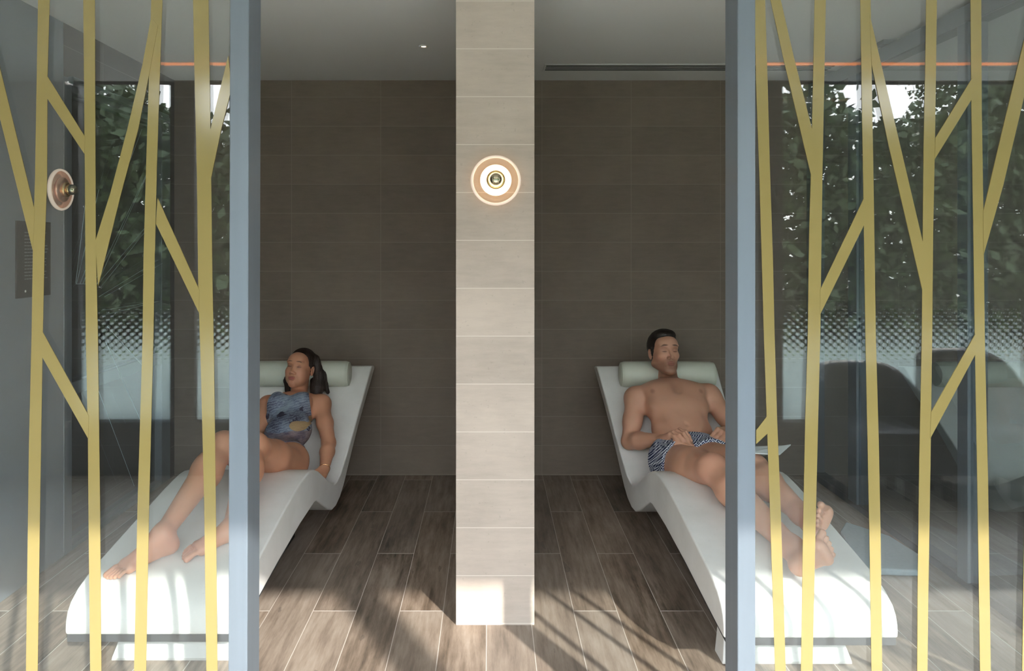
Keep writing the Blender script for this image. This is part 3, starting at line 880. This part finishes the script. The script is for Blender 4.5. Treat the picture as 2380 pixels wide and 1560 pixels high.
# ------------------------------------------------------------------ the man
def build_man():
    w = lambda x, y, Y: np.array(W(x, y, Y))
    root = empty('person', (.95, 3.4, .25)); tag(root, 'man with closed eyes in navy and white print swim shorts lying on the right lounger', 'person')
    Fd = Field(axis(.62, 1.38, [(.87, 1.05)], .0017, .0033), axis(2.18, 4.12, [(3.77, 3.90)], .0018, .0034), axis(.20, .95, [(.68, .90)], .0018, .0034))
    hd = Head(w(1543, 821, 3.905), frame((.17, -1, .20), roll=-.03), .985)
    nb, nt = w(1556, 903, 3.865), w(1549, 856, 3.95)
    sR, sL = w(1478, 927, 3.82), w(1648, 921, 3.82)
    chest, belly, pel = w(1567, 940, 3.785), w(1585, 1003, 3.63), w(1600, 1062, 3.44)
    hR, hL = w(1565, 1078, 3.40), w(1638, 1072, 3.40)
    kR, kL = w(1656, 1092, 2.95), w(1748, 1092, 2.93)
    aR, aL = w(1838, 1272, 2.45), w(1862, 1195, 2.60)
    up = nrmz(nb - pel); xx = np.array([1, 0, 0.]); fw = nrmz(np.cross(up, xx)); fw = fw if fw[1] < 0 else -fw
    RT = np.stack([xx, fw, up], 1)
    def torso(Fd, g=0):
        Fd.ell(chest + up * .01, (.175 + g, .098 + g, .155 + g), RT, .05)
        Fd.ell(chest + up * .075, (.165 + g, .075 + g, .060 + g), RT, .05)
        Fd.ell(belly, (.150 + g, .092 + g, .150 + g), RT, .06)
        Fd.ell(pel, (.158 + g, .100 + g, .115 + g), RT, .05)
    torso(Fd)
    for q in (-1, 1):                                   # pectorals, ribs
        Fd.ell(chest + xx * q * .084 + fw * .064 + up * .028, (.080, .038, .060), RT, .026)
        Fd.ell(chest + xx * q * .062 + fw * .058 - up * .070, (.08, .034, .06), RT, .06)
        Fd.ell(belly + xx * q * .045 + fw * .074 + up * .01, (.045, .022, .09), RT, .03)
        Fd.cone(nb + xx * q * .03 - up * .01, (sR if q < 0 else sL) + up * .010, .030, .045, .045)
        c0 = nb + fw * .042 - up * .008
        Fd.cone(c0 + xx * q * .012, (sR if q < 0 else sL) + fw * .035 + up * .018, .010, .011, .022)
        Fd.ell(chest + xx * q * .122 + fw * .082 + up * .002, (.006, .006, .006), RT, .006)
    Fd.cone(chest + fw * .112 + up * .07, chest + fw * .112 - up * .02, .004, .004, .03, 'sub')
    Fd.ell(belly + fw * .098 - up * .045, (.007, .008, .009), RT, .012, 'sub')
    Fd.cone(nb, nt, .053, .051, .018)
    # arms
    eR, wR = w(1463, 1026, 3.68), w(1532, 1022, 3.50)
    eL, wL = w(1722, 1012, 3.62), w(1702, 998, 3.50)
    for sh, el, wr in ((sR, eR, wR), (sL, eL, wL)):
        Fd.ell(sh, (.057, .055, .060), RT, .03)
        Fd.cone(sh, sh + (el - sh) * .55, .052, .048, .03); Fd.cone(sh + (el - sh) * .5, el, .047, .040, .02)
        Fd.cone(el, el + (wr - el) * .35, .040, .044, .015); Fd.cone(el + (wr - el) * .35, wr, .044, .027, .012)
    p = w(1570, 1004, 3.385)
    hand(Fd, wR, p, (.55, .75, .55), (w(1572, 1027, 3.40), w(1597, 1025, 3.375)), (.25, -.75, .75))
    p = w(1681, 1006, 3.395)
    hand(Fd, wL, p, (.6, .8, .6), (w(1690, 1020, 3.40), w(1668, 1020, 3.385)), (-.25, -.75, .75))
    # legs
    for h, k_, a in ((hR, kR, aR), (hL, kL, aL)):
        Fd.cone(h, h + (k_ - h) * .55, .100, .080, .05); Fd.cone(h + (k_ - h) * .5, k_, .079, .059, .03)
        Fd.ell(k_ + np.array([0, -.012, .012]), (.050, .050, .052), None, .03)
        c = k_ + (a - k_) * .30; Fd.cone(k_, c, .053, .058, .03); Fd.cone(c, a, .058, .035, .03)
        Fd.ell(c + np.array([0, .02, -.012]), (.045, .075, .045), None, .04)
    # lower foot with its sole towards the viewer, upper foot crossed over it
    hl, bl, tt = w(1858, 1314, 2.36), w(1911, 1284, 2.29), w(1925, 1258, 2.31)
    foot(Fd, aR, hl, bl, tt, nrmz(np.array([-.60, .05, .80])), np.array([.3, .45, .1]), sc=1.0)
    hl, bl, tt = w(1886, 1222, 2.54), w(1916, 1204, 2.42), w(1902, 1194, 2.375)
    foot(Fd, aL, hl, bl, tt, nrmz(np.array([.28, 0, .95])), np.array([-.4, .1, .1]), sc=.95)
    head(Fd, hd, True, True)
    def extra(V, c):
        for q in (-1, 1):
            d = np.linalg.norm((V - (chest + xx * q * .122 + fw * .084 + up * .002)) * np.array([1, .6, 1.0]), axis=1)
            wgt = np.clip(1.6 - d / .011, 0, 1)[:, None]; c[:] = c * (1 - wgt * .75) + np.array((.16, .07, .05)) * wgt * .75
        for pt, r in ((kR, .09), (aL, .1), (aR, .1)):
            d = np.linalg.norm(V - pt, axis=1); wgt = (np.exp(-(d / r) ** 2) * .3)[:, None]; c[:] = c * (1 - wgt) + np.array((.62, .27, .2)) * wgt
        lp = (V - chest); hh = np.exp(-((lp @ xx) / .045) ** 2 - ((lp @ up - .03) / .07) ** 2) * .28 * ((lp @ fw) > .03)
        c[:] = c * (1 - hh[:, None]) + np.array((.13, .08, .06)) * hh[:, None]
    V, Q = surface(Fd.ax, Fd.F)
    sdf_object('body', V, Q, M['skin_m'], root, tint_fn(hd, (.57, .32, .22), True, extra))
    # shorts
    S = Field(axis(.70, 1.25, None, coarse=.003), axis(3.05, 3.66, None, coarse=.003), axis(.2, .62, None, coarse=.003))
    g = .012
    S.ell(belly, (.150 + g, .092 + g, .150 + g), RT, .05); S.ell(pel, (.165 + g, .105 + g, .120 + g), RT, .05)
    for h, k_ in ((hR, kR), (hL, kL)):
        S.cone(h, h + (k_ - h) * .55, .100 + g, .086 + g, .045)
    G = S.grid()
    pos = lambda o, n: (G[0] - o[0]) * n[0] + (G[1] - o[1]) * n[1] + (G[2] - o[2]) * n[2]
    FS = np.maximum(S.F, pos(pel + up * .060, up))                                # waist
    wob = .004 * np.sin(G[0] * 90) * np.cos(G[2] * 70)
    nR, nL = nrmz(kR - hR), nrmz(kL - hL)
    left = (G[0] < (hR[0] + hL[0]) / 2)
    leg = np.where(left, pos(hR + nR * .085, nrmz(nR + np.array([.55, 0, -.10]))), pos(hL + nL * .10, nrmz(nL + np.array([-.1, 0, -.1]))))
    FS = np.maximum(FS, leg + wob).astype(np.float32)
    V, Q = surface(S.ax, FS)
    sdf_object('swim_shorts', V, Q, M['maze'], root)
    # hair
    Hf = Field(axis(.84, 1.10, None, coarse=.0022), axis(3.76, 4.08, None, coarse=.0022), axis(.68, .96, None, coarse=.0022))
    s = hd.s
    Hf.ell(hd.P(0, -.024, .040), np.array((.0790, .100, .092)) * s, hd.R, .01)
    Hf.ell(hd.P(.006, .020, .100), np.array((.052, .052, .028)) * s, hd.R, .025)
    Hf.ell(hd.P(-.02, .035, .098), np.array((.03, .03, .018)) * s, hd.R, .02)
    cf = Field(*[a for a in Hf.ax]); cf.F[:] = .12
    Hf.ell(hd.P(0, .085, .020), np.array((.060, .070, .066)) * s, hd.R, .012, 'sub')
    Hf.ell(hd.P(0, .07, -.06), np.array((.12, .115, .078)) * s, hd.R, .01, 'sub')
    for q in (-1, 1):
        Hf.cone(hd.P(q * .072, .012, .020), hd.P(q * .073, .012, -.012), .008, .005, .008)
        Hf.ell(hd.P(q * .080, -.012, -.006), np.array((.012, .019, .032)) * s, hd.R, .004, 'sub')
    G = Hf.grid(); rr = np.sin(G[0] * 700 + 60 * G[2]) * np.sin(G[2] * 420 + G[1] * 300) * .0011
    V, Q = surface(Hf.ax, (Hf.F + rr).astype(np.float32))
    sdf_object('hair', V, Q, M['hair_m'], root)

def build_woman():
    w = lambda x, y, Y: np.array(W(x, y, Y))
    root = empty('person', (-1.0, 3.4, .25)); tag(root, 'woman with long dark hair in a patterned grey-blue swimsuit lying on the left lounger', 'person')
    Fd = Field(axis(-1.36, -.70, [(-1.12, -.92)], .0017, .0033), axis(2.30, 4.14, [(3.76, 3.90)], .0018, .0034), axis(.20, .86, [(.58, .80)], .0018, .0034))
    hd = Head(w(698, 858, 3.90), frame((-.23, -1, .24), roll=-.05), .895)
    nb, nt = w(692, 932, 3.84), w(701, 874, 3.95)
    sL, sR = w(747, 940, 3.81), w(622, 943, 3.81)
    chest, belly, pel = w(675, 962, 3.755), w(668, 1010, 3.58), w(652, 1070, 3.42)
    hL, hR = w(672, 1082, 3.38), w(620, 1080, 3.38)
    kL, kR = w(592, 1040, 3.01), w(520, 1038, 2.92)
    aL, aR = w(538, 1228, 2.60), w(378, 1242, 2.50)
    up = nrmz(nb - pel); xx = np.array([1, 0, 0.]); fw = nrmz(np.cross(up, xx)); fw = fw if fw[1] < 0 else -fw
    RT = np.stack([xx, fw, up], 1)
    def torso(Fd, g=0):
        Fd.ell(chest + up * .015, (.128 + g, .082 + g, .120 + g), RT, .05)
        Fd.ell(chest + up * .075, (.125 + g, .058 + g, .050 + g), RT, .05)
        Fd.ell(belly + up * .02, (.108 + g, .075 + g, .120 + g), RT, .05)
        Fd.ell(pel, (.128 + g, .088 + g, .100 + g), RT, .05)
        for q in (-1, 1):
            Fd.ell(chest + xx * q * .062 + fw * .066 + up * .010, (.056 + g, .045 + g, .054 + g), RT, .022)
    torso(Fd)
    for q in (-1, 1):
        sh = sR if q < 0 else sL
        Fd.cone(nb + xx * q * .02, sh + up * .008, .028, .036, .04)
        Fd.cone(nb + fw * .034 - up * .010 + xx * q * .010, sh + fw * .026 + up * .014, .008, .008, .018)
    Fd.cone(nb, nt, .043, .043, .014)
    eL, wL = w(764, 1030, 3.63), w(754, 1090, 3.47)
    eR, wR = w(588, 1035, 3.60), w(582, 1095, 3.42)
    for sh, el, wr in ((sL, eL, wL), (sR, eR, wR)):
        Fd.ell(sh, (.044, .043, .047), RT, .03)
        Fd.cone(sh, sh + (el - sh) * .5, .041, .040, .03); Fd.cone(sh + (el - sh) * .5, el, .040, .034, .02)
        Fd.cone(el, el + (wr - el) * .35, .034, .036, .015); Fd.cone(el + (wr - el) * .35, wr, .036, .022, .012)
    p = w(741, 1104, 3.40)
    hand(Fd, wL, p, (.12, .2, .2), (p + np.array([-.040, .010, -.006]), p + np.array([-.052, -.024, -.012])), (.25, .1, 1), sc=.88)
    p = wR + np.array([-.01, -.06, -.02])
    hand(Fd, wR, p, (.12, .2, .2), (p + np.array([.038, -.005, -.008]), p + np.array([.048, -.035, -.014])), (0, 0, 1), sc=.88)
    for h, k_, a in ((hL, kL, aL), (hR, kR, aR)):
        Fd.cone(h, h + (k_ - h) * .5, .084, .070, .04); Fd.cone(h + (k_ - h) * .5, k_, .070, .053, .03)
        Fd.ell(k_ + np.array([0, -.006, .006]), (.048, .048, .050), None, .03)
        c = k_ + (a - k_) * .32; Fd.cone(k_, c, .049, .052, .03); Fd.cone(c, a, .052, .030, .03)
        Fd.ell(c + np.array([0, .022, -.006]), (.040, .045, .070), None, .04)
    for a, toe in ((aL, w(430, 1276, 2.485)), (aR, w(328, 1290, 2.45))):
        d = nrmz(np.array([toe[0] - a[0], toe[1] - a[1], 0]))
        zf = lambda y, r: surf_z(y - .02) + r
        heel = a - d * .025; heel[2] = zf(heel[1], .030)
        ball = a + d * .115; ball[2] = zf(ball[1], .021)
        tip = a + d * .170; tip[2] = zf(tip[1], .012)
        side = np.cross(d, [0, 0, 1.]); side = side * (1 if a is aR else -1)
        foot(Fd, a, heel, ball, tip, side, np.array([0, 0, 1.]), sc=.88)
    head(Fd, hd, False, False)
    def extra(V, c):
        for pt, r, s in ((aL + np.array([-.12, -.1, 0]), .09, .35), (aR + np.array([-.1, -.08, 0]), .09, .35)):
            d = np.linalg.norm(V - pt, axis=1); wgt = (np.exp(-(d / r) ** 2) * s)[:, None]; c[:] = c * (1 - wgt) + np.array((.66, .27, .24)) * wgt
    V, Q = surface(Fd.ax, Fd.F)
    sdf_object('body', V, Q, M['skin_w'], root, tint_fn(hd, (.54, .27, .165), False, extra))
    # swimsuit
    S = Field(axis(-1.26, -.80, None, coarse=.003), axis(3.2, 3.98, None, coarse=.003), axis(.24, .70, None, coarse=.003))
    torso(S, .0055)
    G = S.grid(); x0 = (G[0] - nb[0])
    sa = (G[0] - pel[0]) * up[0] + (G[1] - pel[1]) * up[1] + (G[2] - pel[2]) * up[2]     # height along the spine
    sf = (G[0] - pel[0]) * fw[0] + (G[1] - pel[1]) * fw[1] + (G[2] - pel[2]) * fw[2]
    tot = float((nb - pel) @ up)
    neck = sa - (tot - .060) - np.clip((np.abs(x0) - .055) * 1.2, 0, .040)
    leg = (.020 + np.clip(np.abs(G[0] - pel[0]) - .03, 0, .2) * .62) - sa          # high cut leg
    arm = np.abs(x0 + .01) - .128 + np.clip((sa - tot * .60) * .30, 0, .06)
    FS = np.maximum(np.maximum(np.maximum(S.F, neck), leg), np.where(sa > tot * .60, arm, -1)).astype(np.float32)
    V, Q = surface(S.ax, FS)
    sdf_object('swimsuit', V, Q, M['suit'], root)
    # hair
    Hf = Field(axis(-1.20, -.85, None, coarse=.0022), axis(3.72, 4.08, None, coarse=.0022), axis(.50, .84, None, coarse=.0022))
    s = hd.s
    Hf.ell(hd.P(0, -.024, .040), np.array((.0790, .098, .090)) * s, hd.R, .01)
    Hf.ell(hd.P(0, .086, .018), np.array((.063, .072, .078)) * s, hd.R, .010, 'sub')
    Hf.ell(hd.P(0, .075, -.06), np.array((.12, .100, .080)) * s, hd.R, .01, 'sub')
    a, b, c, d = w(734, 835, 3.93), w(742, 872, 3.92), w(741, 900, 3.89), w(738, 916, 3.875)
    Hf.cone(a, b, .022, .026, .02); Hf.cone(b, c, .026, .030, .02); Hf.cone(c, d, .030, .024, .015)
    Hf.cone(w(752, 870, 3.93), w(762, 912, 3.90), .014, .010, .015)
    Hf.cone(w(728, 885, 3.92), w(727, 912, 3.87), .016, .014, .012)
    Hf.cone(hd.P(-.070, -.02, .02), w(668, 885, 3.93), .018, .018, .02); Hf.cone(w(668, 885, 3.93), w(669, 914, 3.88), .018, .014, .015)
    for q in (-1, 1):
        Hf.ell(hd.P(q * .082, -.008, -.006), np.array((.014, .020, .034)) * s, hd.R, .004, 'sub')
    G = Hf.grid(); rr = np.sin(G[0] * 900 + 80 * G[2]) * .0010
    V, Q = surface(Hf.ax, (Hf.F + rr).astype(np.float32))
    sdf_object('hair', V, Q, M['hair_w'], root)
    # bracelet on the visible wrist
    d = nrmz(wL - eL); T = Matrix.Translation(Vector(wL - d * .004)) @ Vector(d).to_track_quat('Z', 'Y').to_matrix().to_4x4()
    prof = [(.0250 + .002 * math.cos(t), .002 * math.sin(t)) for t in np.linspace(0, 2 * math.pi, 9)]
    o = obj('bracelet', lathe(bmesh.new(), prof, T, 32), M['gold'], smooth=True)
    tag(o, 'thin gold bracelet on the woman\'s wrist', 'bracelet')

build_man()
build_woman()

# open white booklet lying on the man's far thigh
bm = bmesh.new()
pts = [W(1738, 1036, 3.0), W(1790, 1040, 2.98), W(1838, 1033, 2.96), W(1812, 1056, 2.86), W(1738, 1052, 2.88)]
a = [bm.verts.new(p) for p in pts]; b = [bm.verts.new(p - Vector((0, 0, .004))) for p in pts]
bm.faces.new(a); bm.faces.new(b[::-1])
for i in range(5): bm.faces.new((a[i], b[i], b[(i + 1) % 5], a[(i + 1) % 5]))
o = obj('paper_booklet', bm, M['paper']); tag(o, 'white pointed paper booklet lying above the man\'s bent knee', 'booklet')

# ------------------------------------------------------------------ behind the viewer: seen in the glass
def armchair(cx, hw, ht, label):
    r = empty('armchair', (cx, -.55, 0)); tag(r, label, 'armchair')
    bm = bmesh.new(); n = 24
    A = [math.pi * k / n for k in range(n + 1)]
    se = lambda v, e: math.copysign(abs(v) ** e, v)
    pts = [(cx + hw * se(math.cos(t), .55), -.52 - .27 * se(math.sin(t), .6)) for t in A]
    top = [ht - .20 + .20 * math.sin(t) ** .35 for t in A]
    ring = [[bm.verts.new((x + (x - cx) * o, y + (y + .45) * o, z)) for (x, y), z in zip(pts, zs)]
            for o, zs in ((0, [.08] * (n + 1)), (.03, [.3] * (n + 1)), (0, top), (-.08, [t + .012 for t in top]), (-.2, [t - .01 for t in top]), (-.2, [.08] * (n + 1)))]
    for p, q in zip(ring, ring[1:] + ring[:1]):
        for i in range(n): bm.faces.new((p[i], p[i + 1], q[i + 1], q[i]))
    bm.faces.new([q[0] for q in ring]); bm.faces.new([q[-1] for q in ring][::-1])
    adopt(r, obj('wicker_shell', bm, M['wicker'], smooth=True))
    adopt(r, bx('seat_cushion', (cx - hw * .74, cx + hw * .74, -.70, -.30, .27, .42), M['wicker'], bevel=.04))
    for sx in (-1, 1):
        for yy in (-.68, -.50):
            adopt(r, bx('leg', (cx + sx * hw * .7 - .02, cx + sx * hw * .7 + .02, yy - .02, yy + .02, 0, .10), M['dark'], bevel=.004))
armchair(2.08, .27, .705, 'dark wicker tub chair by the dotted window, the one mirrored nearer the man')
armchair(2.66, .26, .775, 'dark wicker tub chair by the dotted window, the taller one mirrored at the far right')

gnd = tag(bx('ground', (-14, 16, -14, YW - .12, -.12, -.02), M['lawn']), kind='structure')
struct('path', (-8, 11, -4.2, YW - .12, -.02, .0), M['paving'])
def tree(x, y, h, rc, label, seed, n=5200):
    r = empty('tree', (x, y, -.02)); tag(r, label, 'tree', 'trees beyond the dotted window')
    rg = np.random.default_rng(seed)
    bm = bmesh.new()
    for k in range(4):
        a = rg.uniform(0, 6.28); q = Vector((x + .2 * math.cos(a), y + .2 * math.sin(a), -.02))
        tube(bm, [q, q + Vector((.1 * math.cos(a), .1 * math.sin(a), h * .35)), q + Vector((.5 * math.cos(a), .5 * math.sin(a), h * .8))], [.07, .055, .02], 7)
    adopt(r, obj('trunk', bm, M['bark'], smooth=True))
    cl = rg.normal(0, 1, (26, 3)) * np.array([rc * .45, rc * .35, h * .17]) + np.array([x, y, h * .60])
    c = cl[rg.integers(0, 26, n)] + rg.normal(0, 1, (n, 3)) * .24
    c[:, 2] = np.clip(c[:, 2], .15, h)
    u = rg.normal(0, 1, (n, 3)); u /= np.linalg.norm(u, axis=1)[:, None]
    v = np.cross(u, rg.normal(0, 1, (n, 3))); v /= np.linalg.norm(v, axis=1)[:, None]
    s = rg.uniform(.04, .085, (n, 1))
    P = np.stack([c - u * s, c - v * s * .5, c + u * s, c + v * s * .5], 1).reshape(-1, 3)
    me = bpy.data.meshes.new('leaves')
    me.vertices.add(n * 4); me.vertices.foreach_set('co', P.astype(np.float32).ravel())
    me.loops.add(n * 4); me.loops.foreach_set('vertex_index', np.arange(n * 4, dtype=np.int32))
    me.polygons.add(n); me.polygons.foreach_set('loop_start', np.arange(0, n * 4, 4, dtype=np.int32)); me.update(calc_edges=True)
    o = link('foliage', me, M['leaf']); adopt(r, o); o['kind'] = 'stuff'
for i, x in enumerate((-7.5, -1.8, 3.9, 9.6)):
    tree(x, -11.2, 5.0, 1.6, 'tall green tree behind the hedge beyond the dotted window', 100 + i, 9000)
hd_ = empty('hedge', (1.0, -7.0, -.02)); tag(hd_, 'dense dark green hedge beyond the dotted window behind the viewer', 'hedge')
rg = np.random.default_rng(5); n = 95000
c = np.stack([rg.uniform(-10, 12, n), rg.normal(-7.0, .45, n), rg.uniform(0, 1, n) ** 1.15], 1)
top = 3.35 + .35 * np.sin(c[:, 0] * 1.9) + .22 * np.sin(c[:, 0] * 5.3 + 1) + .15 * np.sin(c[:, 0] * 11)
c[:, 2] = c[:, 2] * top + rg.normal(0, .06, n)
u = rg.normal(0, 1, (n, 3)); u /= np.linalg.norm(u, axis=1)[:, None]
v = np.cross(u, rg.normal(0, 1, (n, 3))); v /= np.linalg.norm(v, axis=1)[:, None]
sz = rg.uniform(.05, .11, (n, 1)); c[:, 2] = np.maximum(c[:, 2], .05)
P = np.stack([c - u * sz, c - v * sz * .55, c + u * sz, c + v * sz * .55], 1).reshape(-1, 3)
me = bpy.data.meshes.new('leaves'); me.vertices.add(n * 4); me.vertices.foreach_set('co', P.astype(np.float32).ravel())
me.loops.add(n * 4); me.loops.foreach_set('vertex_index', np.arange(n * 4, dtype=np.int32))
me.polygons.add(n); me.polygons.foreach_set('loop_start', np.arange(0, n * 4, 4, dtype=np.int32)); me.update(calc_edges=True)
o = link('foliage', me, M['leaf']); adopt(hd_, o); o['kind'] = 'stuff'
bm = bmesh.new()
for k in range(22):
    x = -9.5 + k; tube(bm, [(x, -7.0, -.02), (x + .1, -7.05, 1.2), (x - .1, -6.95, 2.6)], [.06, .05, .02], 6)
adopt(hd_, obj('stems', bm, M['bark'], smooth=True))

# ------------------------------------------------------------------ light
w_ = bpy.data.worlds.new('sky'); bpy.context.scene.world = w_; w_.use_nodes = True
N = NT(w_.node_tree)
for n in list(w_.node_tree.nodes): w_.node_tree.nodes.remove(n)
out = N.n('ShaderNodeOutputWorld'); bg = N.n('ShaderNodeBackground')
tc = N.n('ShaderNodeTexCoord'); z = N.xyz(tc.outputs['Generated'])[2]
col = N.ramp(N.math('MULTIPLY_ADD', z, .5, .5, clamp=True), [(.45, (.30, .30, .28)), (.52, (.98, .97, .95)), (.8, (.80, .87, 1.0))])
N.link(col, bg.inputs[0]); bg.inputs[1].default_value = 12.0
N.link(bg.outputs[0], out.inputs[0])
sun = bpy.data.lights.new('sun', 'SUN'); sun.energy = 7.6; sun.angle = math.radians(.9); sun.color = (1, .94, .86)
so = bpy.data.objects.new('sun', sun); C.objects.link(so)
dirv = Vector((-.5, .866, -.533)).normalized()          # the way the light travels
so.rotation_euler = dirv.to_track_quat('-Z', 'Y').to_euler(); so.location = (4, -6, 6)

cam = bpy.data.cameras.new('camera'); co = bpy.data.objects.new('camera', cam); C.objects.link(co)
cam.sensor_width = 36; cam.lens = 36 * F / 2380
cam.shift_x = (1190 - VX) / 2380; cam.shift_y = -(780 - VY) / 2380
co.location = (0, 0, H); co.rotation_euler = (math.pi / 2, 0, 0); cam.clip_start = .05
sc = bpy.context.scene; sc.camera = co
sc.view_settings.view_transform = 'Standard'; sc.view_settings.look = 'None'
sc.view_settings.exposure = 0.55; sc.view_settings.gamma = 1; sc.view_settings.use_curve_mapping = False
cy = sc.cycles
cy.use_denoising = True; cy.max_bounces = 10; cy.diffuse_bounces = 6; cy.glossy_bounces = 4
cy.transparent_max_bounces = 24; cy.sample_clamp_indirect = 6
cy.caustics_reflective = False; cy.caustics_refractive = False
